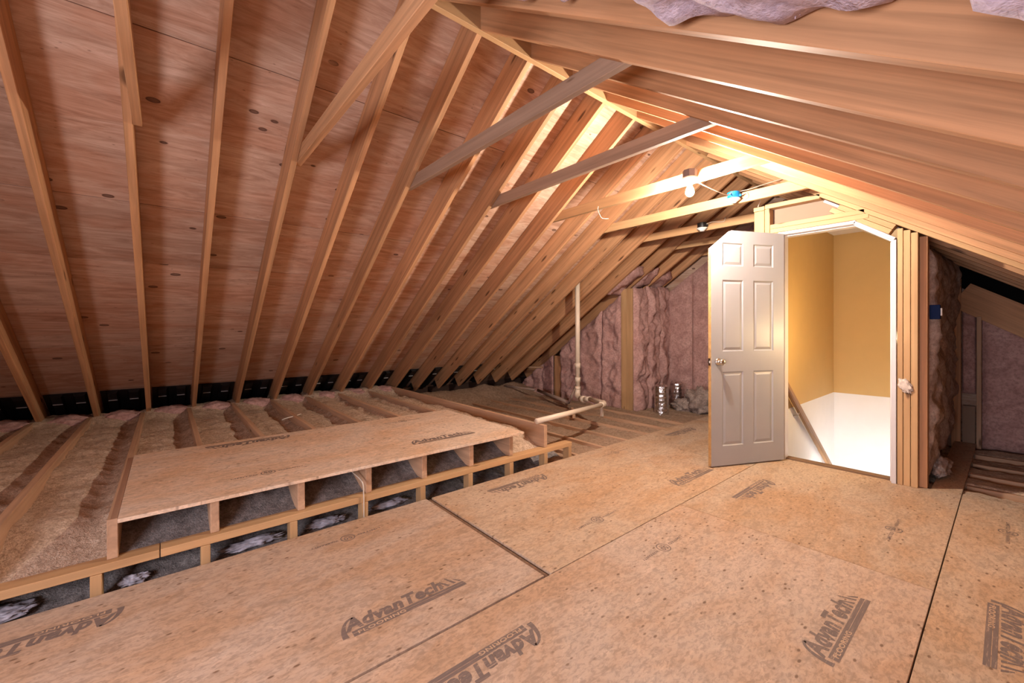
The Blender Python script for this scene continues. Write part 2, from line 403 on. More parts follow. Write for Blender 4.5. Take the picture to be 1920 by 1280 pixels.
# collar ties
TZ = 2.312
ties = {3: 'collar tie nearest the left edge, seen almost end-on beside a rafter', 5: 'near collar tie rising steeply to the top edge of the view',
        7: 'dark collar tie crossing the middle of the roof, nearer of two', 9: 'dark collar tie crossing just left of the bare bulb, farther of two',
        11: 'brightly lit collar tie carrying the bare bulb', 13: 'collar tie carrying the blue smoke detector box', 15: 'collar tie carrying the black smoke detector box',
        17: 'shaded collar tie behind the black smoke detector', 19: 'farthest collar tie against the gable end'}
for k, lab in ties.items():
    y = LY[k - 1] + T + 0.001
    if k == 3: x0 = -3.06
    else: x0 = -3.12
    o = prism('collar_tie', M_PINE if k >= 11 else M_TIE if k > 5 else M_RAFT, [(0, 0), (-0.96 - x0, 0), (-0.96 - x0, 0.089), (0.0, 0.089)] if k == 3 else
              [(0, 0), (-0.93 - x0, 0), (-1.02 - x0, 0.089), (0.10, 0.089)], T, (x0, y + T / 2, TZ), (1, 0, 0), (0, 0, 1))
    tag(o, lab, 'collar tie', 'collar ties')

# ------------------------------------------------------------------ floor
floor = empty('floor', (-1.4, 1.5, 0)); tag(floor, 'attic floor of butted OSB sheets with printed marks', 'floor', kind='structure')
FT = 0.018
def text_geo(body, size, offset=0.0, shear=0.0):
    cu = bpy.data.curves.new('tmp_text', 'FONT'); cu.body = body; cu.size = size; cu.offset = offset; cu.shear = shear
    cu.resolution_u = 3; cu.space_character = 1.07
    ob = bpy.data.objects.new('tmp_text', cu); COL.objects.link(ob)
    dg = bpy.context.evaluated_depsgraph_get(); dg.update()
    me = bpy.data.meshes.new_from_object(ob.evaluated_get(dg))
    vsx = [tuple(v.co) for v in me.vertices]; fs = [tuple(p.vertices) for p in me.polygons]
    bpy.data.objects.remove(ob); bpy.data.curves.remove(cu); bpy.data.meshes.remove(me)
    return vsx, fs
class Flat:
    def __init__(s): s.v = []; s.f = []; s.m = []
    def add(s, geo, x, y, z, mi, sx=None, sy=None):
        vv, ff = geo; n = len(s.v)
        x0 = min(a[0] for a in vv); w = max(a[0] for a in vv) - x0
        k = sx / w if sx else 1.0; ky = sy if sy else 1.0
        s.v += [(x + (a[0] - x0) * k, y + a[1] * ky, z) for a in vv]; s.f += [tuple(i + n for i in f) for f in ff]; s.m += [mi] * len(ff)
    def poly(s, pts, z, mi):
        n = len(s.v); s.v += [(a, b, z) for a, b in pts]; s.f.append(tuple(range(n, n + len(pts)))); s.m.append(mi)
    def mesh(s, name, mats):
        me = bpy.data.meshes.new(name); me.from_pydata(s.v, [], s.f)
        for m in mats: me.materials.append(m)
        me.polygons.foreach_set('material_index', s.m); me.update(); return me
fl = Flat()
fl.add(text_geo('AdvanTech', 0.10, 0.0047, 0.22), -0.255, 0.0, 0.0006, 0, sx=0.445, sy=0.98)
arc = [(-0.275 + 0.07 * (1 - math.cos(a)), -0.035 + 0.11 * math.sin(a)) for a in [k * math.pi / 2 / 10 for k in range(11)]]
arc2 = [(x + 0.024 * (1 - k / 10), y - 0.012 * (k / 10)) for k, (x, y) in enumerate(arc)]
for k in range(10): fl.poly([arc[k], arc2[k], arc2[k + 1], arc[k + 1]], 0.0006, 0)
fl.poly([(-0.235, -0.024), (0.285, -0.024), (0.279, -0.010), (-0.235, -0.010)], 0.0006, 0)
fl.poly([(-0.235, -0.044), (0.285, -0.044), (0.285, -0.026), (-0.235, -0.026)], 0.0006, 0)
fl.add(text_geo('FLOORING', 0.03, 0.0005), -0.215, -0.0375, 0.0011, 1, sx=0.20, sy=0.85)
for k, (a, b) in enumerate(((0.205, 0.05), (0.238, 0.06), (0.268, 0.03))):
    fl.poly([(a, -0.002), (a + 0.016, -0.002), (a - 0.012, b), (a - 0.018, b)], 0.0006, 0)
LOGO = fl.mesh('printed_logo', [M_INK, M_LIGHTINK])
fl = Flat()
ring = [(math.cos(2 * math.pi * k / 40), math.sin(2 * math.pi * k / 40)) for k in range(41)]
for k in range(40):
    (a, b), (c, d) = ring[k], ring[k + 1]
    fl.poly([(a * 0.040, b * 0.040), (c * 0.040, d * 0.040), (c * 0.034, d * 0.034), (a * 0.034, b * 0.034)], 0.0006, 0)
fl.add(text_geo('50', 0.042, 0.0014), -0.023, -0.008, 0.0006, 0, sx=0.046)
fl.add(text_geo('YEAR', 0.015, 0.0004), -0.016, -0.024, 0.0006, 0, sx=0.032)
fl.add(text_geo('LIMITED', 0.022, 0.0006), -0.19, -0.008, 0.0006, 0, sx=0.135)
fl.add(text_geo('WARRANTY', 0.022, 0.0006), 0.052, -0.008, 0.0006, 0, sx=0.145)
SEAL = fl.mesh('printed_seal', [M_INK])
fl = Flat()
fl.poly([(-0.06, -0.006), (0.06, -0.006), (0.06, -0.004), (-0.06, -0.004)], 0.0006, 0)
fl.add(text_geo('PS2-04 24 OC', 0.018, 0.0002), -0.06, 0.0, 0.0006, 0, sx=0.12)

def mark(me, panel, x, y, z, up):
    """up = -1: the top of the letters points to -X (reads towards +Y); +1 the reverse."""
    o = bpy.data.objects.new(me.name, me)
    place(o, Matrix.Translation((x, y, z)) @ Matrix.Rotation(math.pi / 2 * (-up), 4, 'Z'), panel)
def panel(x0, x1, y0, y1, mat=M_OSB, zt=0.0, name='osb_panel', parent=floor):
    return box(name, mat, x0, x1, y0, y1, zt - FT, zt, 'y', parent, 0.0012)
GA = 0.0025
pA1 = panel(S0, S1 - 0.010, -1.03, 1.398, M_OSB2)
pA2 = panel(S0 + 0.006, S1 - 0.002, 1.438, 3.862)
pA3 = panel(S0 + 0.004, S1 - 0.002, 3.866, 5.76)
pA0 = panel(S0, S1 - 0.010, Y_BACK, -1.034)
pB1 = panel(S1 + GA, S4 - GA, 0.232, 2.668, M_OSB2)
pB0 = panel(S1 + GA, S4 - GA, Y_BACK, 0.228, M_OSB2)

pB2 = panel(S1 + GA, S4 - GA, 2.672, Y_DOOR + 0.06)
pC1 = panel(S4 + GA, 1.0, 1.915, 4.355)
pC0 = panel(S4 + GA, 1.0, -0.52, 1.911); panel(S4 + GA, 1.0, Y_BACK, -0.524)
pD0 = panel(1.004, 2.2, Y_BACK, 0.6); pD1 = panel(1.004, 2.2, 0.604, 3.0); pD2 = panel(1.004, 2.2, 3.004, 4.355)
pE = panel(-0.375, S4 - GA, Y_DOOR + 0.065, 6.44)
mark(LOGO, pA1, -1.672, 0.790, 0, -1); mark(LOGO, pA1, -2.420, -0.42, 0, 1); mark(SEAL, pA1, -2.428, 0.792, 0, 1)
mark(LOGO, pA2, -2.425, 2.09, 0, 1); mark(SEAL, pA2, -1.650, 2.062, 0, -1); mark(LOGO, pA2, -1.64, 3.25, 0, -1); mark(SEAL, pA2, -2.434, 3.311, 0, 1)
mark(LOGO, pA3, -2.43, 4.55, 0, 1)
mark(LOGO, pB1, -1.215, 0.86, 0, 1); mark(SEAL, pB1, -1.208, 2.075, 0, 1); mark(LOGO, pB1, -0.432, 2.07, 0, -1)
mark(LOGO, pB2, -1.215, 3.34, 0, 1); mark(SEAL, pB2, -0.440, 3.302, 0, -1)
mark(LOGO, pC1, -0.018, 2.50, 0, 1); mark(SEAL, pC1, -0.007, 3.754, 0, 1)
# dark subfloor seen down the open seams
sub = box('subfloor', M_GAP, S0 + 0.01, 2.2, Y_BACK, Y_DOOR + 0.06, -0.06, -FT - 0.004, 'y', floor, 0)
box('tongue', M_EDGEB, S0 + 0.01, S1 - 0.012, 1.400, 1.428, -0.0175, -0.009, 'x', floor, 0.001)
box('tongue', M_EDGEB, S1 - 0.0095, S1 - 0.003, Y_BACK, 1.396, -0.0175, -0.010, 'y', floor, 0)

# ------------------------------------------------------------------ raised joists, beam and fill on the left
JZ0, JZ1 = 0.119, 0.305
beam = empty('floor_beam', (-2.70, 1.0, 0.0)); tag(beam, 'flat 2x4 beam on short legs along the floor edge', 'beam')
box('plate', M_PINE, -2.752, -2.664, -0.028, 2.955, 0.079, 0.118, 'y', beam)
box('plate', M_PINE, -2.752, -2.664, Y_BACK + 0.01, -0.032, 0.079, 0.118, 'y', beam)
for y in (-0.665, -0.253, 0.150, 0.562, 0.978, 1.391, 1.797, 2.208, 2.608, 2.925):
    box('leg', M_PINE, -2.735, -2.660, y - 0.02, y + 0.02, -0.16, 0.0785, 'z', beam)
for i in range(10):
    y = LY[i] - 0.047
    o = box('floor_joist', M_JOIST, -6.15, -2.70 if i != 9 else -2.695, y, y + 0.039, JZ0, JZ1 if i != 9 else 0.318, 'x')
    tag(o, ('raised floor joist, %s from the left edge of the photo' % ORD[i]) if i != 9 else 'last raised floor joist, standing clear right of the loose OSB sheet', 'joist', 'raised floor joists')

def fill_left(x, y):
    z = 0.244 + 0.020 * nz((x, y, 0), 2.3, 1) + 0.018 * nz((x, y, 0), 7, 4) + 0.008 * nz((x, y, 0), 22, 9) + 0.004 * nz((x, y, 0), 50, 2)
    z += 0.022 * sstep(0.9, 1.9, y) * (1 - sstep(2.3, 2.7, y))
    z -= 0.02 * sstep(-4.4, -3.4, x) * (1 - sstep(0.0, 0.5, y))
    z += 0.07 * sstep(-5.7, -6.1, x)
    for q in LY[:10]:
        d = y - (q - 0.027)
        z -= 0.035 * math.exp(-((d + 0.10) / 0.06) ** 2) if d < 0 else 0.0
    f = sstep(-2.70 + 0.04 * nz((y, 0, 0), 6, 2), -3.12 + 0.08 * nz((y, 3, 0), 4, 5), x)
    z = 0.108 + (z - 0.108) * f
    if -3.95 < x and -0.2 < y < 2.35: z = min(z, 0.285)
    return z
tag(terrain('loose_insulation', M_FILLSHADE, -3.22, -2.688, -0.19, 2.30, 0.02, lambda x, y: fill_left(x, y) + 0.003), 'loose-fill insulation under the loose OSB sheet, coloured grey for shade', 'insulation', kind='stuff')  # same fill, greyed to carry the shade inside the openings
tag(terrain('loose_insulation', M_FILL, -6.2, -2.690, Y_BACK + 0.01, 2.64, 0.02, fill_left), 'tan loose-fill insulation between the raised joists on the left', 'insulation', kind='stuff')
def fill_gap(x, y):
    return -0.075 + 0.13 * sstep(-2.72, -3.15, x) + 0.022 * nz((x, y, 0), 5, 3) + 0.012 * nz((x, y, 0), 19, 6) + 0.005 * nz((x, y, 0), 48, 6)
tag(terrain('loose_insulation', M_FILLSHADE, -3.3, -2.60, Y_BACK + 0.01, 2.95, 0.02, fill_gap), 'loose-fill insulation under the flat beam, coloured dark for shade', 'insulation', kind='stuff')  # the dark below the beam is in this grey colour too
def fill_mid(x, y):
    z = -0.050 + 0.014 * nz((x, y, 1), 3, 2) + 0.014 * nz((x, y, 0), 9, 7) + 0.007 * nz((x, y, 0), 25, 1) + 0.004 * nz((x, y, 0), 55, 1)
    return z + 0.19 * sstep(-5.55, -6.15, x) * (1 - 0.3 * sstep(5.0, 5.5, y)) + 0.05 * nz((x, y, 0), 3, 5) * sstep(-5.2, -5.8, x)
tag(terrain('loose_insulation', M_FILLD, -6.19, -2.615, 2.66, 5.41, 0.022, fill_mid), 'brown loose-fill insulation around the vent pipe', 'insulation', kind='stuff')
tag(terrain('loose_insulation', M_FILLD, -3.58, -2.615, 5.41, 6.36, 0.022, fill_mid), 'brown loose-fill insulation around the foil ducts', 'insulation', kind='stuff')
for k, y in enumerate((3.02, 3.425, 3.83, 4.24, 4.645, 5.05)):
    tag(box('floor_joist', M_JOIST, -6.2, -2.625, y, y + 0.039, -0.20, -0.020, 'x'), 'low floor joist near the vent pipe, %s beyond the raised platform' % ORD[k], 'joist', 'low floor joists')

# loose OSB sheet on the joists
M_OSB3 = osb('osb_dry_sheet', (0.76, 0.585, 0.46))
sheet = box('osb_sheet', M_OSB3, -3.90, -2.625, -0.178, 2.318, JZ1 + 0.001, JZ1 + 0.019, 'y', None, 0.0015)
tag(sheet, 'loose OSB sheet lying across the raised joists', 'osb sheet')
mark(LOGO, sheet, -2.905, 1.70, JZ1 + 0.019, -1); mark(LOGO, sheet, -3.775, 0.50, JZ1 + 0.019, 1)
mark(SEAL, sheet, -2.894, 0.472, JZ1 + 0.019, -1); mark(SEAL, sheet, -3.678, 1.713, JZ1 + 0.019, 1)

# plastic and film scraps in the low gap under the beam
for k, (x, y, rx, ry, lab) in enumerate(((-2.80, -0.56, 0.055, 0.09, 'crumpled white film under the beam at the left edge'), (-2.77, -0.13, 0.03, 0.05, 'small white film scrap under the beam'),
        (-2.80, 0.38, 0.035, 0.13, 'long white film strip under the beam below the loose sheet'), (-2.80, 0.78, 0.03, 0.10, 'white film strip under the beam by the hanging cable'),
        (-2.80, 1.20, 0.028, 0.12, 'white film strip under the beam at the panel gap'))):
    tag(blob('plastic_film', M_POLY, (x, y, -0.035), (rx * 1.1, ry * 1.1, 0.022), k * 3.1, 0.5, freq=3.0), lab, 'plastic film', 'film scraps under the beam')

# cables on the left
tag(tube('cable', M_CABLE, curve_pts([(-2.95, 0.93, 0.27), (-2.80, 0.95, 0.24), (-2.675, 0.965, 0.21), (-2.655, 0.967, 0.14), (-2.652, 0.967, 0.06), (-2.66, 0.97, -0.04)]), 0.004, 6),
    'pale cable hanging over the beam under the loose sheet', 'cable')
tag(tube('cable', M_CABLE, curve_pts([(-4.78, 0.93, 0.255), (-4.74, 0.90, 0.275), (-4.72, 0.95, 0.293), (-4.74, 1.02, 0.298), (-4.80, 1.08, 0.300), (-4.84, 1.10, 0.285)]), 0.006, 6),
    'short white cable loop poking out of the loose insulation', 'cable')

# eave: black vent baffles and pink batts
LYB = [-1.379] + LY
for i in range(15):
    y0, y1 = LYB[i] + T + 0.01, LYB[i + 1] - 0.01
    xc = -6.13
    b = empty('vent_baffle', (xc, (y0 + y1) / 2, zl(xc)))
    tag(b, 'black vent baffle at the left eave, %s rafter bay from the left' % ORD[i], 'vent baffle', 'eave vent baffles')
    w = y1 - y0
    prof = [(0, 0), (0.12, 0), (0.16, 0.035), (0.36, 0.035), (0.40, 0), (0.60, 0), (0.64, 0.035), (0.84, 0.035), (0.88, 0), (1, 0)]
    poly = [(-w / 2 + a * w, -c) for a, c in prof] + [(w / 2, 0.006), (-w / 2, 0.006)]
    o = Vector((xc, (y0 + y1) / 2, zl(xc))) + UPL * (RD - 0.012)
    bs = prism('sheet', M_BLACK, poly, 0.62, o, (0, 1, 0), UPL, b, 0)
    for a in (0.26, 0.74):
        c = Vector((xc + 0.14, y0 + a * w, zl(xc + 0.14))) + UPL * (RD - 0.052)
        prism('vent_slit', M_SLIT, [(-0.035, -0.003), (0.035, -0.003), (0.035, 0.003), (-0.035, 0.003)], 0.006, c, (0, 1, 0), UPL, bs, 0)
    if i < 10:
        bb = blob('eave_batt', M_BATT, (-6.05, (y0 + y1) / 2, 0.27), (0.15, w * 0.50, 0.07), i * 2.3, 0.22)
        tag(bb, 'pink batt end tucked into the left eave, %s bay from the left' % ORD[i], 'insulation batt', 'eave batts')
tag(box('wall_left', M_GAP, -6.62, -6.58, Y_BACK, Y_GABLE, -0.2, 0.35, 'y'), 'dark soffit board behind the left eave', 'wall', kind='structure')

# ------------------------------------------------------------------ gable walls
def gable(name, y, th, holes=None, lab=''):
    bm = bmesh.new()
    pts = [(-6.6, -0.25), (2.6, -0.25), (2.6, zr(2.6) + RV), (AX, ZR + RV), (-6.6, zl(-6.6) + RV)]
    add_prism(bm, pts, y, y + th)
    return tag(from_bm(name, bm, M_PLY), lab, 'wall', kind='structure')
gable('wall_far', Y_GABLE + 0.09, 0.02, lab='plywood sheathed gable wall at the far end')
# near gable behind the viewer, with a window added around the fill light
wb = empty('wall_near', (AX, Y_BACK, 0)); tag(wb, 'sheathed gable wall behind the viewer with an added window', 'wall', kind='structure')
def wpoly(pts):
    bm = bmesh.new(); add_prism(bm, [(a - AX, c) for a, c in pts], -0.05, -0.02); from_bm('sheathing', bm, M_PLY, MW[wb].copy(), wb)
def zt(x): return min(zl(x), zr(x)) + RV
wpoly([(-6.6, -0.25), (WX0, -0.25), (WX0, zt(WX0)), (-6.6, zt(-6.6))])
wpoly([(WX0, -0.25), (WX1, -0.25), (WX1, WZ0), (WX0, WZ0)])
wpoly([(WX0, WZ1), (WX1, WZ1), (WX1, zt(WX1)), (AX, ZR + RV), (WX0, zt(WX0))])
wpoly([(WX1, -0.25), (2.6, -0.25), (2.6, zt(2.6)), (WX1, zt(WX1))])
w1 = empty('added_window_1', ((WX0 + WX1) / 2, Y_BACK, WZ0)); tag(w1, 'unseen white window frame added behind the viewer for fill light', 'window', kind='structure')
for c, d in ((WZ0, WZ0 + 0.05), (WZ1 - 0.05, WZ1)): box('added_window_rail', M_TRIM, WX0, WX1, Y_BACK - 0.06, Y_BACK, c, d, 'x', w1)
for a, b in ((WX0, WX0 + 0.05), (WX1 - 0.05, WX1)): box('added_window_stile', M_TRIM, a, b, Y_BACK - 0.06, Y_BACK, WZ0 + 0.05, WZ1 - 0.05, 'z', w1)

# ------------------------------------------------------------------ insulated box wall around the chimney chase (far left) 
WY = 5.47
wl = empty('wall_insulated', (-4.9, WY, 0)); tag(wl, 'pink insulated stud wall behind the vent pipe', 'wall', kind='structure')
edges = [-6.25, -5.62, -5.38, -5.19, -4.73, -4.26, -3.875]
for k, (a, b) in enumerate(zip(edges, edges[1:])):
    if k == 2:
        box('stud', M_RAFT, a, b, WY + 0.02, WY + 0.06, -0.15, zl((a + b) / 2) - 0.10, 'z', wl); continue
    batt('insulation_batt', M_BATT, (a + 0.004, WY, -0.12), (1, 0, 0), (0, 0, 1), (0, -1, 0), b - a - 0.008,
         lambda u, a=a, b=b: max(0.15, zl(a + (b - a) * u) - 0.02 + 0.12), 0.06, 3.7 * k, wl, 0.065, 18, 60, rag=0.04)
for a, b in ((-3.868, -3.772), (-3.768, -3.668)):
    box('stud', M_PINE, a, b, WY - 0.045, WY - 0.005, -0.10, 1.80, 'z', wl)
ws = empty('wall_insulated_side', (-3.63, 6.0, 0)); tag(ws, 'pink insulated side wall right of the paired studs', 'wall', kind='structure')
for k, (a, b) in enumerate(((5.44, 5.78), (5.785, 6.12), (6.125, 6.44))):
    batt('insulation_batt', M_BATT, (-3.66, a, -0.12), (0, 1, 0), (0, 0, 1), (1, 0, 0), b - a, 1.93 + 0.03 * k, 0.07, 20 + 2.9 * k, ws, 0.07, 16, 60, rag=0.05)
wg = empty('wall_gable_insulated', (-2.6, 6.40, 0)); tag(wg, 'pink insulated gable wall behind the open door', 'wall', kind='structure')
ge = [-3.66, -3.24, -2.84, -2.44, -2.04, -1.64]
for k, (a, b) in enumerate(zip(ge, ge[1:])):
    batt('insulation_batt', M_BATT, (a + 0.004, 6.43, -0.1), (1, 0, 0), (0, 0, 1), (0, -1, 0), b - a - 0.008,
         lambda u, a=a, b=b: min(zl(a + (b - a) * u), zr(a + (b - a) * u)) - 0.12 + 0.1, 0.045, 40 + 2.1 * k, wg, 0.018)
# batts stuffed between the rafters above the side wall
for k in range(15, 18):
    y0 = LY[k] + T; y1 = LY[k + 1]
    o = batt('rafter_batt', M_BATT, Vector((-3.98, y0 + 0.005, zl(-3.98))) + UPL * 0.10, (0, 1, 0), -SLL, -UPL, y1 - y0 - 0.01, 0.62, 0.10, 60 + k, None, 0.05, 10, 18, rag=0.05)
    tag(o, 'pink batt wedged between rafters above the insulated wall, %s from the left' % ORD[k - 15], 'insulation batt', 'rafter batts')
for k in range(13, 15):
    y0 = LY[k] + T; y1 = LY[k + 1]

# ------------------------------------------------------------------ vent pipe and friends
vp = empty('vent_pipe', (-3.93, 4.5, 0.2)); tag(vp, 'cream PVC vent pipe rising through the rafters', 'pipe')
PX, PY = -3.945, 4.50
tube('riser', M_PVC, [(PX, PY, 0.33), (PX, PY, 2.0)], 0.034, 18, vp)
for z0, z1 in ((0.43, 0.50), (0.63, 0.70), (0.33, 0.36)):
    tube('coupling', M_PVC, [(PX, PY, z0), (PX, PY, z1)], 0.040, 18, vp)
tube('elbow', M_PVC, curve_pts([(PX, PY, 0.37), (PX, PY, 0.30), (PX + 0.02, PY - 0.03, 0.245), (PX + 0.09, PY - 0.07, 0.225), (PX + 0.17, PY - 0.11, 0.222)]), 0.040, 16, vp)
tube('coupling', M_PVC, [(PX + 0.15, PY - 0.10, 0.223), (PX + 0.26, PY - 0.155, 0.235)], 0.045, 16, vp)
tube('coupling', M_PVC, [(PX + 0.24, PY - 0.145, 0.233), (PX + 0.42, PY - 0.24, 0.27)], 0.033, 14, vp)
HP0, HP1 = Vector((-2.775, 2.60, 0.346)), Vector((-3.06, 3.93, 0.30))
tube('branch', M_PVC, [(PX + 0.40, PY - 0.23, 0.265), (-3.22, 4.11, 0.285), (-3.10, 3.99, 0.296)], 0.030, 14, vp)
tube('elbow', M_PVC, curve_pts([(-3.15, 4.05, 0.293), (-3.08, 3.97, 0.298), (-3.055, 3.89, 0.302)], 5), 0.036, 14, vp)
tube('horizontal_run', M_PVC, [HP0, HP1], 0.026, 14, vp)
tube('drain_stub', M_PVC, curve_pts([(-3.20, 4.09, 0.28), (-3.20, 4.09, 0.22), (-3.195, 4.085, 0.16), (-3.185, 4.07, 0.12)]), 0.022, 10, vp)
g1 = tube('pipe', M_PIPE, [(-5.35, 5.05, 0.10), (-4.30, 4.70, 0.07)], 0.026, 12); tag(g1, 'grey pipe lying on the insulation left of the vent pipe', 'pipe')
g2 = tube('pipe', M_PIPE, [(-4.29, 4.70, 0.08), (-4.45, 5.05, 0.30)], 0.020, 12); tag(g2, 'short grey pipe leaning up behind the vent pipe', 'pipe')
tag(tube('pipe', M_PIPE, [(-6.05, 4.85, 0.13), (-5.40, 5.02, 0.11)], 0.016, 10), 'thin grey pipe near the low corner of the left eave', 'pipe')
tag(board('wood_scrap', M_JOIST, (-3.75, 4.20, 0.03), (-3.98, 4.42, 0.03), 0.09, 0.04, (0, 0, 1)), 'short wood block beside the vent pipe elbow', 'wood scrap')
tag(board('wood_scrap', M_JOIST, (-6.0, 5.35, 0.45), (-5.62, 5.41, 0.47), 0.03, 0.06, (0, 0, 1)), 'thin wood strip nailed low on the insulated wall', 'wood scrap')

def duct(loc, r, h, seed, lab):
    bm = bmesh.new(); seg, n = 28, 14; rings = []
    for j in range(n + 1):
        z = h * j / n; rr = []
        for k in range(seg):
            a = 2 * math.pi * k / seg
            d = r * (1 + 0.05 * nz((math.cos(a), math.sin(a), z * 6), 3, seed) + 0.02 * (j % 2))
            rr.append(bm.verts.new((d * math.cos(a), d * math.sin(a), z)))
        rings.append(rr)
    top = [bm.verts.new((v.co.x * 0.72, v.co.y * 0.72, h + 0.018 + 0.03 * nz(v.co, 20, seed))) for v in rings[-1]]
    rings.append(top); rings.append([bm.verts.new((v.co.x * 0.3, v.co.y * 0.3, h - 0.01 + 0.03 * nz(v.co, 25, seed + 3))) for v in top])
    for A, B in zip(rings, rings[1:]):
        for k in range(seg): bm.faces.new((A[k], A[(k + 1) % seg], B[(k + 1) % seg], B[k]))
    bm.faces.new(rings[-1])
    tag(from_bm('foil_duct', bm, M_FOIL, Matrix.Translation(loc), None, False), lab, 'duct', 'foil ducts')
duct((-3.265, 5.56, -0.06), 0.100, 0.41, 1.0, 'nearer crumpled foil duct stub standing by the pink wall')
duct((-3.36, 6.18, -0.06), 0.105, 0.39, 6.0, 'farther foil duct stub half hidden behind the other')
for k, (x, y, z, r, lab) in enumerate(((-3.17, 6.02, 0.02, (0.17, 0.13, 0.10), 'small grey insulation clump at the foot of the foil duct'), (-2.92, 6.05, 0.10, (0.21, 0.17, 0.19), 'large grey insulation clump by the gable wall'),
        (-2.64, 6.05, 0.07, (0.20, 0.15, 0.15), 'grey insulation clump just behind the door edge'))):
    tag(blob('insulation_clump', M_CLUMP, (x, y, z), r, 5 + k * 4, 0.45), lab, 'insulation', 'grey insulation clumps')

# ------------------------------------------------------------------ torn lilac batts in the near right bay
def bay_batt(x0, x1, y0, y1, depth, seed, lab, amp=0.05):
    o = Vector((x0, y0, zr(x0))) + UPR * (RD - 0.01)
    L = (x1 - x0) / CS
    b = batt('torn_batt', M_BATTV, o, (0, 1, 0), SLR, -UPR, y1 - y0, L, depth, seed, None, amp, 10, int(20 + 30 * L), rag=0.05)
    tag(b, lab, 'insulation batt', 'torn lilac batts')
bay_batt(-1.30, -0.90, 0.69, 1.072, 0.185, 3, 'small torn lilac batt at the top edge near the ridge')
bay_batt(-0.66, -0.16, 0.69, 1.072, 0.180, 11, 'torn lilac batt hanging at the top edge, middle of three')
bay_batt(-0.10, 0.75, 0.69, 1.072, 0.165, 17, 'torn lilac batt filling the top right corner')
tag(blob('insulation_tuft', M_BATTV, Vector((-0.33, 1.025, zr(-0.33))) + UPR * 0.075, (0.014, 0.010, 0.035), 3.0, 0.4), 'small lilac insulation tuft hanging on the near right rafter', 'insulation')

# ------------------------------------------------------------------ door wall framing
DY0, DY1 = Y_DOOR + 0.002, Y_DOOR + 0.089
def stud(x0, x1, z0, z1, lab, along='z', y0=DY0, y1=DY1, mat=M_PINE):
    return tag(box('stud' if along == 'z' else 'header', mat, x0, x1, y0, y1, z0, z1, along), lab, 'stud' if along == 'z' else 'header', 'door wall framing')
stud(-1.552, -1.466, 0.0, 2.285, 'wide corner stud left of the door head, mostly behind the door')
tag(box('block', M_PINE, -1.556, -1.464, DY0 - 0.004, DY1, 2.287, 2.325, 'x'), 'small block capping the corner stud by the door', 'block')
stud(-1.463, -1.421, 0.0, 2.292, 'narrow stud beside the corner stud at the door head')
stud(-1.461, -1.04, 2.294, 2.334, 'upper plate of the small recess over the door', 'x')
stud(-1.419, -0.745, 2.102, 2.141, 'upper header board above the door', 'x')
stud(-1.419, -0.72, 2.062, 2.101, 'lower header board above the door', 'x')
stud(-1.419, -1.352, 0.0, 2.060, 'jack stud behind the door hinge side')
# right-hand studs
stud(-0.552, -0.520, 0.0, 1.945, 'first stud right of the door opening')
stud(-0.517, -0.479, 0.0, 1.925, 'second stud right of the door opening')
stud(-0.476, -0.438, 0.0, 1.900, 'third stud right of the door opening, palest')
stud(-0.437, -0.392, 0.0, 1.87, 'reddish end stud at the corner of the door wall', y0=Y_DOOR + 0.05, y1=Y_DOOR + 0.139, mat=M_RAFT)
tag(box('bottom_plate', M_PINE, -0.552, -0.388, DY0 - 0.0, DY1 + 0.05, 0.0, 0.035, 'x') , 'short bottom plate under the studs right of the door', 'plate') if False else None
# sloping framing over the door
def slope_board(x0, x1, dz0, dz1, y0, y1, mat, lab, name='sloped_framing'):
    L = (x1 - x0) / CS
    o = (x0, (y0 + y1) / 2, ZR - MP * (x0 - AX - 0.019))
    b = prism(name, mat, [(0, dz0), (L, dz0), (L, dz1), (0, dz1)], y1 - y0, o, SLR, UPR, None, 0.002)
    return tag(b, lab, 'rafter', 'sloping boards over the door')
slope_board(-2.02, 2.2, 0.0, RD - 0.004, DY0 + 0.040, DY0 + 0.078, M_RAFT, 'right-slope roof rafter standing on the door wall', 'rafter')
slope_board(-1.12, 2.2, -0.002, 0.105, DY0 - 0.0, DY0 + 0.038, M_PINE, 'pale sloping board along the top of the door wall', 'sloped_plate')
slope_board(-1.45, 2.2, 0.107, 0.195, DY0 - 0.02, DY0 + 0.018, M_PINE, 'second pale sloping board above the door wall plate', 'sloped_plate')
slope_board(-0.90, -0.556, -0.042, -0.004, DY0 + 0.003, DY1, M_PINE, 'upper sloping blocking board over the door corner')
slope_board(-0.93, -0.556, -0.082, -0.044, DY0 + 0.003, DY1, M_PINE, 'lower sloping blocking board over the door corner')
# drywall behind the recess over the door
bm = bmesh.new(); add_prism(bm, [(-1.43, 2.10), (-0.76, 2.10), (-1.10, 2.335), (-1.43, 2.335)], 4.372, 4.384)
tag(from_bm('wall_door_head', bm, M_DRY), 'tan drywall panel in the recess above the door', 'wall', kind='structure')
tag(board('wood_scrap', M_TRIM, (-1.03, 4.362, 2.285), (-0.80, 4.362, 2.125), 0.02, 0.012, (0, 0, 1)), 'pale drywall edge strip below the sloping plate', 'wood scrap')

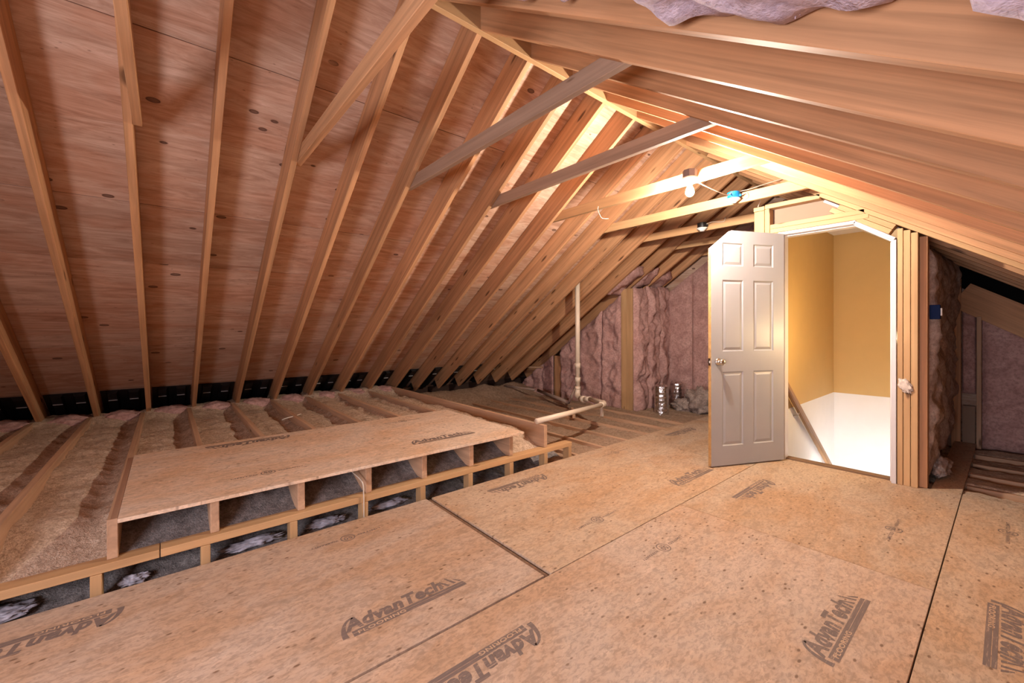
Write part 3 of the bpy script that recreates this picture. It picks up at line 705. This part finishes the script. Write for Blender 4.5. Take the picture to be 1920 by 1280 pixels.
# door frame
tr = empty('trim_1', (-0.94, Y_DOOR, 0)); tag(tr, 'white painted door frame with one clipped top corner', 'door frame', kind='structure')
JY0, JY1 = Y_DOOR - 0.006, Y_DOOR + 0.125
box('jamb', M_TRIM, -0.585, -0.556, JY0, JY1, 0.0, 1.862, 'z', tr)
box('jamb', M_TRIM, -1.350, -1.321, JY0, JY1, 0.0, 2.035, 'z', tr)
box('head_jamb', M_TRIM, -1.350, -0.800, JY0, JY1, 2.032, 2.058, 'x', tr)
board('corner_jamb', M_TRIM, (-0.812, (JY0 + JY1) / 2, 2.044), (-0.566, (JY0 + JY1) / 2, 1.868), 0.026, JY1 - JY0, (0.6, 0, 0.8), tr)
box('door_stop', M_TRIM, -0.597, -0.585, Y_DOOR + 0.04, JY1, 0.0, 1.855, 'z', tr)
box('door_stop', M_TRIM, -1.321, -1.309, Y_DOOR + 0.04, JY1, 0.0, 2.03, 'z', tr)
box('door_stop', M_TRIM, -1.32, -0.81, Y_DOOR + 0.04, JY1, 2.020, 2.032, 'x', tr)
board('door_stop', M_TRIM, (-0.815, Y_DOOR + 0.083, 2.030), (-0.585, Y_DOOR + 0.083, 1.862), 0.012, 0.085, (0.6, 0, 0.8), tr)
lathe('strike_plate', M_NICKEL, [(0.0, 0), (0.016, 0), (0.016, 0.002), (0.0, 0.002)], (-0.585, Y_DOOR + 0.02, 0.90), 16, tr, Matrix.Rotation(-math.pi / 2, 4, 'Y'))
tag(box('door_sill', M_SILL, -1.321, -0.585, Y_DOOR + 0.062, Y_DOOR + 0.14, -0.03, 0.012, 'x'), 'dark wooden sill across the door opening', 'door sill')

# door leaf
HX, HY = -1.317, 4.268
ang = math.atan2(-0.905, -0.426)
door = empty('door_1', (HX, HY, 0), ang); tag(door, 'white six-panel door with a clipped top corner, standing open', 'door', kind='structure')
DM = MW[door]
DW, DT = 0.770, 0.035
def dpoly(name, mat, polys, v0, v1, parent=None, bevel=0.0):
    bm = bmesh.new()
    for p in polys: add_prism(bm, p, v0, v1)
    if bevel: bmesh.ops.bevel(bm, geom=bm.edges[:], offset=bevel, segments=1, affect='EDGES')
    return from_bm(name, bm, mat, DM.copy(), parent or door)
ZB = 0.012
outline = [(0, ZB), (DW, ZB), (DW, 1.875), (0.562, 2.036), (0, 2.036)]
dpoly('leaf', M_DOOR, [[(0.002, ZB), (DW - 0.002, ZB), (DW - 0.002, 1.873), (0.561, 2.034), (0.002, 2.034)]], -0.008, 0.008)
pan = [(0.118, 0.333, 1.729, 1.926), (0.441, 0.656, 1.729, 1.926), (0.121, 0.333, 0.993, 1.608), (0.442, 0.657, 0.993, 1.608), (0.119, 0.334, 0.180, 0.818), (0.443, 0.658, 0.180, 0.818)]
frame = [[(0, ZB), (0.118, ZB), (0.118, 2.036), (0, 2.036)], [(0.658, ZB), (DW, ZB), (DW, 1.875), (0.658, 1.9617)], [(0.334, ZB), (0.442, ZB), (0.442, 2.036), (0.334, 2.036)]]
for a, b in ((0.118, 0.334), (0.442, 0.658)):
    for z0, z1 in ((ZB, 0.180), (0.818, 0.993), (1.608, 1.729)): frame.append([(a, z0), (b, z0), (b, z1), (a, z1)])
frame.append([(0.118, 1.926), (0.334, 1.926), (0.334, 2.036), (0.118, 2.036)])
frame.append([(0.442, 1.926), (0.658, 1.926), (0.658, 1.9617), (0.562, 2.036), (0.442, 2.036)])
dpoly('face_frame', M_DOOR, frame, 0.0081, DT / 2); dpoly('face_frame', M_DOOR, frame, -DT / 2, -0.0081)
def raised(x0, x1, z0, z1, s):
    bm = bmesh.new()
    def ring(m, v): return [bm.verts.new((a, v * s, c)) for a, c in ((x0 + m, z0 + m), (x1 - m, z0 + m), (x1 - m, z1 - m), (x0 + m, z1 - m))]
    rs = [ring(0.0, 0.0170), ring(0.009, 0.0105), ring(0.014, 0.0105), ring(0.034, 0.0158)]
    for A, B in zip(rs, rs[1:]):
        for k in range(4): bm.faces.new((A[k], A[(k + 1) % 4], B[(k + 1) % 4], B[k]))
    bm.faces.new(rs[-1]); bk = ring(0.0, 0.0082); bm.faces.new(bk[::-1])
    for k in range(4): bm.faces.new((bk[k], bk[(k + 1) % 4], rs[0][(k + 1) % 4], rs[0][k]))
    from_bm('panel', bm, M_DOOR, DM.copy(), door)
for p in pan: raised(*p, 1); raised(*p, -1)
dpoly('edge_band', M_EDGE, [[(DW, ZB), (DW + 0.003, ZB), (DW + 0.003, 1.876), (DW, 1.875)]], -DT / 2 + 0.002, DT / 2 - 0.002)
# which face looks at the viewer: local +Y turned by ang
sgn = 1 if (DM.to_3x3() @ Vector((0, 1, 0))).dot(Vector((1.5, -4, 0))) > 0 else -1
for s in (1, -1):
    R = DM @ Matrix.Translation((0.698, s * DT / 2, 0.905)) @ Matrix.Rotation(-s * math.pi / 2, 4, 'X')
    bm = bmesh.new(); seg = 24
    prof = [(0.0, 0.0), (0.033, 0.0), (0.032, 0.005), (0.024, 0.010), (0.012, 0.014), (0.011, 0.026), (0.020, 0.032), (0.0275, 0.042), (0.0275, 0.050), (0.022, 0.058), (0.010, 0.062), (0.0, 0.0625)]
    rings = [[bm.verts.new((max(r, 1e-4) * math.cos(2 * math.pi * k / seg), max(r, 1e-4) * math.sin(2 * math.pi * k / seg), z)) for k in range(seg)] for r, z in prof]
    for A, B in zip(rings, rings[1:]):
        for k in range(seg): bm.faces.new((A[k], A[(k + 1) % seg], B[(k + 1) % seg], B[k]))
    from_bm('knob', bm, M_NICKEL, R, door, True)
dpoly('latch_plate', M_NICKEL, [[(DW + 0.003, 0.875), (DW + 0.006, 0.875), (DW + 0.006, 0.935), (DW + 0.003, 0.935)]], -0.012, 0.012)
dpoly('latch_bolt', M_NICKEL, [[(DW + 0.006, 0.895), (DW + 0.018, 0.897), (DW + 0.018, 0.913), (DW + 0.006, 0.915)]], -0.006, 0.006)
for z in (0.25, 1.02, 1.80):
    tube('hinge', M_NICKEL, [DM @ Vector((-0.004, -sgn * DT / 2, z)), DM @ Vector((-0.004, -sgn * DT / 2, z + 0.09))], 0.006, 8, door)

# ------------------------------------------------------------------ stairwell
SX0, SX1, SY0, SY1, SZT = -1.400, -0.545, Y_DOOR + 0.127, 6.34, 2.33
def solid(name, mat, poly, a0, a1, axis, lab, kind='structure', cat='wall', parent=None):
    bm = bmesh.new()
    if axis == 'x': add_prism(bm, poly, a0, a1, lambda u, v, w: (v, u, w))
    else: add_prism(bm, poly, a0, a1)
    o = from_bm(name, bm, mat, Matrix(), parent)
    return tag(o, lab, cat, kind=kind)
ZP = 0.395
solid('wall_stair_left', M_YELLOW, [(SY0, ZP), (6.43, ZP), (6.43, SZT), (SY0, SZT)], SX0 - 0.014, SX0, 'x', 'ochre upper wall on the left of the stairwell')
solid('wall_stair_left_lower', M_WHITE, [(SY0, -2.6), (6.43, -2.6), (6.43, ZP), (SY0, ZP)], SX0 - 0.014, SX0, 'x', 'white lower wall on the left of the stairwell')
solid('wall_stair_right', M_YELLOW, [(SY0, ZP), (6.43, ZP), (6.43, 1.95), (SY0, 1.95)], SX1, SX1 + 0.014, 'x', 'ochre wall on the hidden right side of the stairwell')
solid('wall_stair_right_lower', M_WHITE, [(SY0, -2.6), (6.43, -2.6), (6.43, ZP), (SY0, ZP)], SX1, SX1 + 0.014, 'x', 'white lower wall on the hidden right side of the stairwell')
xs = AX + 0.019 + (ZR - 0.03 - SZT) / MP
solid('wall_stair_end', M_YELLOW, [(SX0, ZP), (SX1, ZP), (SX1, zr(SX1) - 0.03), (xs, SZT), (SX0, SZT)], SY1, SY1 + 0.10, 'y', 'ochre end wall of the stairwell facing the door')
solid('wall_stair_end_lower', M_WHITE, [(SX0, -2.6), (SX1, -2.6), (SX1, ZP), (SX0, ZP)], SY1 + 0.03, SY1 + 0.10, 'y', 'bright white lower end wall of the stairwell')
solid('ceiling_stair', M_WHITE, [(SX0 - 0.01, SZT), (xs, SZT), (SX1 + 0.01, zr(SX1) - 0.03), (SX1 + 0.01, zr(SX1) - 0.016), (xs, SZT + 0.014), (SX0 - 0.01, SZT + 0.014)], SY0, SY1 + 0.1, 'y', 'white stairwell ceiling with a sloping side', cat='ceiling')
for k in range(7):
    z = -0.19 * (k + 1)
    box('stair_tread', M_RAIL, SX0 + 0.005, SX1 - 0.005, SY0 + 0.02 + 0.25 * k, SY0 + 0.29 + 0.25 * k, z - 0.03, z, 'x', None)
    tag(bpy.context.scene.collection.objects[-1], 'wooden stair tread, %s step down below the door sill' % ORD[k], 'stair tread', 'stair treads')
hr = empty('handrail', (SX0 + 0.05, 5.2, 0.1)); tag(hr, 'brown wooden handrail descending along the stairwell wall', 'handrail')
ra, rb = Vector((SX0 + 0.05, 4.405, 0.705)), Vector((SX0 + 0.05, 6.20, -0.60))
board('rail', M_RAIL, ra, rb, 0.058, 0.045, (0, 0, 1), hr, 0.010)
for t_ in (0.25, 0.8):
    p = ra.lerp(rb, t_); tube('bracket', M_NICKEL, [p + Vector((0, 0, -0.03)), p + Vector((-0.01, 0, -0.06)), p + Vector((-0.052, 0, -0.07))], 0.006, 8, hr)
# hall lamp out of sight below; sconce behind the jamb added for wall glow
sl = lathe('hall_lamp', M_STAIR, [(0.0, -0.07), (0.04, -0.06), (0.065, -0.03), (0.07, 0.0), (0.065, 0.03), (0.04, 0.06), (0.0, 0.07)], (-0.92, 5.45, -0.85), 14); tag(sl, 'round hall lamp low in the stairwell below the sill', 'lamp')
so = lathe('added_sconce', M_ADDED_SCONCE, [(0.0, -0.06), (0.018, -0.05), (0.024, 0.0), (0.018, 0.05), (0.0, 0.06)], (-0.572, 4.46, 1.12), 14); tag(so, 'small unseen sconce added behind the door jamb', 'lamp')

# ------------------------------------------------------------------ right of the door: batts, electrical box, dark knee space
wr = empty('wall_stair_outer', (-0.40, 5.3, 0)); tag(wr, 'dusty insulated outer wall of the stairwell, right of the studs', 'wall', kind='structure')
for k, (a, b) in enumerate(((4.42, 4.86), (4.865, 5.27), (5.275, 5.70), (5.705, 6.10), (6.105, 6.44))):
    batt('insulation_batt', M_BATTG, (-0.425, a, 0.03 + 0.02 * k), (0, 1, 0), (0, 0, 1), (1, 0, 0), b - a, zr(-0.36) - 0.05, 0.055, 80 + 3.3 * k, wr, 0.05, 14, 60, rag=0.05)
tag(blob('insulation_clump', M_BATTG, (-0.36, 4.78, 0.08), (0.06, 0.20, 0.07), 9.0, 0.4), 'slumped batt piece on the floor right of the door studs', 'insulation')
eb = empty('outlet_box', (-0.385, 4.45, 1.31)); tag(eb, 'blue electrical box on the corner stud right of the door', 'electrical box')
bb_ = box('box_body', M_NAVY, -0.391, -0.335, 4.42, 4.485, 1.255, 1.362, 'z', eb)
box('switch_plate', M_WPL, -0.334, -0.325, 4.43, 4.478, 1.28, 1.338, 'z', bb_)
ps = blob('torn_paper', M_TAPE, (-0.505, 4.268, 0.755), (0.034, 0.010, 0.055), 4.0, 0.35, freq=2.5); ps.rotation_euler = (0, math.radians(-28), 0)
tag(ps, 'torn scrap of paper stuck on the studs right of the door', 'paper scrap')
def fill_right(x, y):
    return -0.028 + 0.016 * nz((x, y, 0), 4, 8) + 0.03 * nz((x, y, 0), 2.0, 3) + 0.008 * nz((x, y, 0), 22, 1) - 0.05 * math.exp(-((((y - 4.36) % 0.406) - 0.34) / 0.07) ** 2)
tag(terrain('loose_insulation', M_FILL, -0.44, 2.3, 4.357, 6.35, 0.022, fill_right), 'dusty loose-fill insulation in the dark right-hand knee space', 'insulation', kind='stuff')
for k, y in enumerate((4.72, 5.13, 5.53, 5.94)):
    tag(box('floor_joist', M_JOIST, -0.215, 2.3, y, y + 0.039, -0.2, -0.026, 'x'), 'low joist in the dark knee space, %s from the floor sheet edge' % ORD[k], 'joist', 'knee space joists')
wk = empty('wall_knee_end', (0.4, 6.44, 0)); tag(wk, 'shadowed pink end wall of the right-hand knee space', 'wall', kind='structure')
box('rim_board', M_RAFT, -0.40, -0.33, 6.36, 6.43, -0.1, 1.7, 'z', wk)
for k, (a, b) in enumerate(((-0.325, -0.225), (-0.185, 0.22), (0.225, 0.64), (0.645, 1.06), (1.065, 1.5))):
    batt('insulation_batt', M_BATT, (a, 6.43, 0.5 if k == 0 else -0.05), (1, 0, 0), (0, 0, 1), (0, -1, 0), b - a, lambda u, a=a, b=b, k=k: max(0.2, zr(a + (b - a) * u) - 0.43 + 0.05 - (0.55 if k == 0 else 0)), 0.04, 120 + k * 3, wk, 0.02)
box('stud', M_JOIST, -0.222, -0.188, 6.36, 6.43, -0.05, 1.30, 'z', wk)
box('drywall_scrap', M_DRY, -0.32, -0.23, 6.37, 6.385, -0.02, 0.38, 'z', wk)
board('shade_strip', M_SHADE, (-0.36, 6.425, zr(-0.36) - 0.04), (1.6, 6.425, zr(1.6) - 0.04), 0.30, 0.01, UPR, wk)  # black strip added as painted shade between roof and sloped board
board('sloped_board', M_RAFT, (-0.34, 6.40, zr(-0.34) - 0.30), (1.6, 6.40, zr(1.6) - 0.30), 0.27, 0.05, UPR, wk)

# ------------------------------------------------------------------ lamps, detectors, cables
bl = empty('bare_bulb_lamp', (-1.56, 3.065, 2.20)); tag(bl, 'glowing bare bulb in a white holder under a grey box', 'lamp')
BX, BY = -1.560, 3.062
lathe('junction_box', M_DKBOX, [(0.0, 0), (0.052, 0), (0.052, 0.055), (0.0, 0.055)], (BX, BY, 2.335), 8, bl, Matrix.Rotation(math.pi / 8, 4, 'Z'), False)
hold = lathe('lamp_holder', M_WPL, [(0.0, 0.0), (0.022, 0.0), (0.024, 0.018), (0.050, 0.026), (0.056, 0.036), (0.056, 0.044), (0.0, 0.044)], (BX, BY, 2.290), 24, bl)
lathe('bulb', M_BULB, [(0.0, -0.058), (0.012, -0.056), (0.022, -0.049), (0.029, -0.036), (0.0305, -0.022), (0.027, -0.006), (0.020, 0.010), (0.015, 0.022), (0.013, 0.040), (0.0, 0.040)], (BX, BY, 2.252), 18, hold)
def detector(loc, mat, lab, seg):
    d = empty('smoke_detector', loc); tag(d, lab, 'smoke detector', 'smoke detectors')
    lathe('mounting_box', mat, [(0.0, 0.0), (0.050, 0.0), (0.052, 0.055), (0.0, 0.055)], loc, seg, d, Matrix(), False)
    db = lathe('base', M_WPL, [(0.0, -0.014), (0.046, -0.014), (0.056, -0.010), (0.056, -0.001), (0.0, -0.001)], loc, 28, d)
    lathe('sensor_cap', M_WPL, [(0.0, -0.040), (0.018, -0.039), (0.026, -0.034), (0.030, -0.026), (0.042, -0.022), (0.044, -0.0141), (0.0, -0.0141)], loc, 28, db)
    box('lug', mat, loc[0] + 0.045, loc[0] + 0.066, loc[1] - 0.006, loc[1] + 0.006, loc[2] + 0.010, loc[2] + 0.030, 'x', d)
detector((-1.582, 3.893, 2.345), M_BLUE, 'white smoke detector under a blue box on a collar tie', 20)
detector((-2.252, 4.702, 2.335), M_BLACK, 'white smoke detector under a black box on a collar tie', 20)
tag(tube('cable', M_CABLE, curve_pts([(BX + 0.045, BY + 0.02, 2.30), (-1.52, 3.22, 2.300), (-1.54, 3.50, 2.315), (-1.57, 3.74, 2.345), (-1.585, 3.87, 2.402)]), 0.0045, 6), 'white cable drooping from the bulb to the blue detector', 'cable')
tag(tube('cable', M_CABLE, curve_pts([(-1.58, 3.90, 2.402), (-1.50, 4.00, 2.43), (-1.40, 4.15, 2.49), (-1.30, 4.28, 2.54)]), 0.0045, 6), 'white cable rising from the blue detector towards the roof', 'cable')
tag(tube('cable', M_CABLE, curve_pts([(-1.53, 3.90, 2.36), (-1.49, 3.93, 2.38), (-1.48, 3.94, 2.35), (-1.51, 3.94, 2.33)]), 0.004, 6), 'dark little wire loop beside the blue detector', 'cable')
tag(tube('cable', M_CABLE, curve_pts([(-1.50, 4.24, 2.42), (-1.49, 4.255, 2.38), (-1.51, 4.262, 2.34), (-1.515, 4.268, 2.327)]), 0.0045, 6), 'cable loop dropping onto the block by the door', 'cable')
tag(tube('cable', M_CABLE, curve_pts([(-2.20, 4.70, 2.37), (-2.14, 4.72, 2.385), (-2.08, 4.74, 2.375), (-2.03, 4.75, 2.375), (-2.02, 4.753, 2.415)]), 0.004, 6), 'thin cable from the black detector along its tie', 'cable')
tag(tube('cable', M_CABLE, curve_pts([(-2.46, 3.10, 2.33), (-2.44, 3.07, 2.29), (-2.42, 3.07, 2.24), (-2.40, 3.08, 2.205), (-2.36, 3.12, 2.20)]), 0.0025, 6), 'short loose cable hanging from the bulb tie', 'cable')
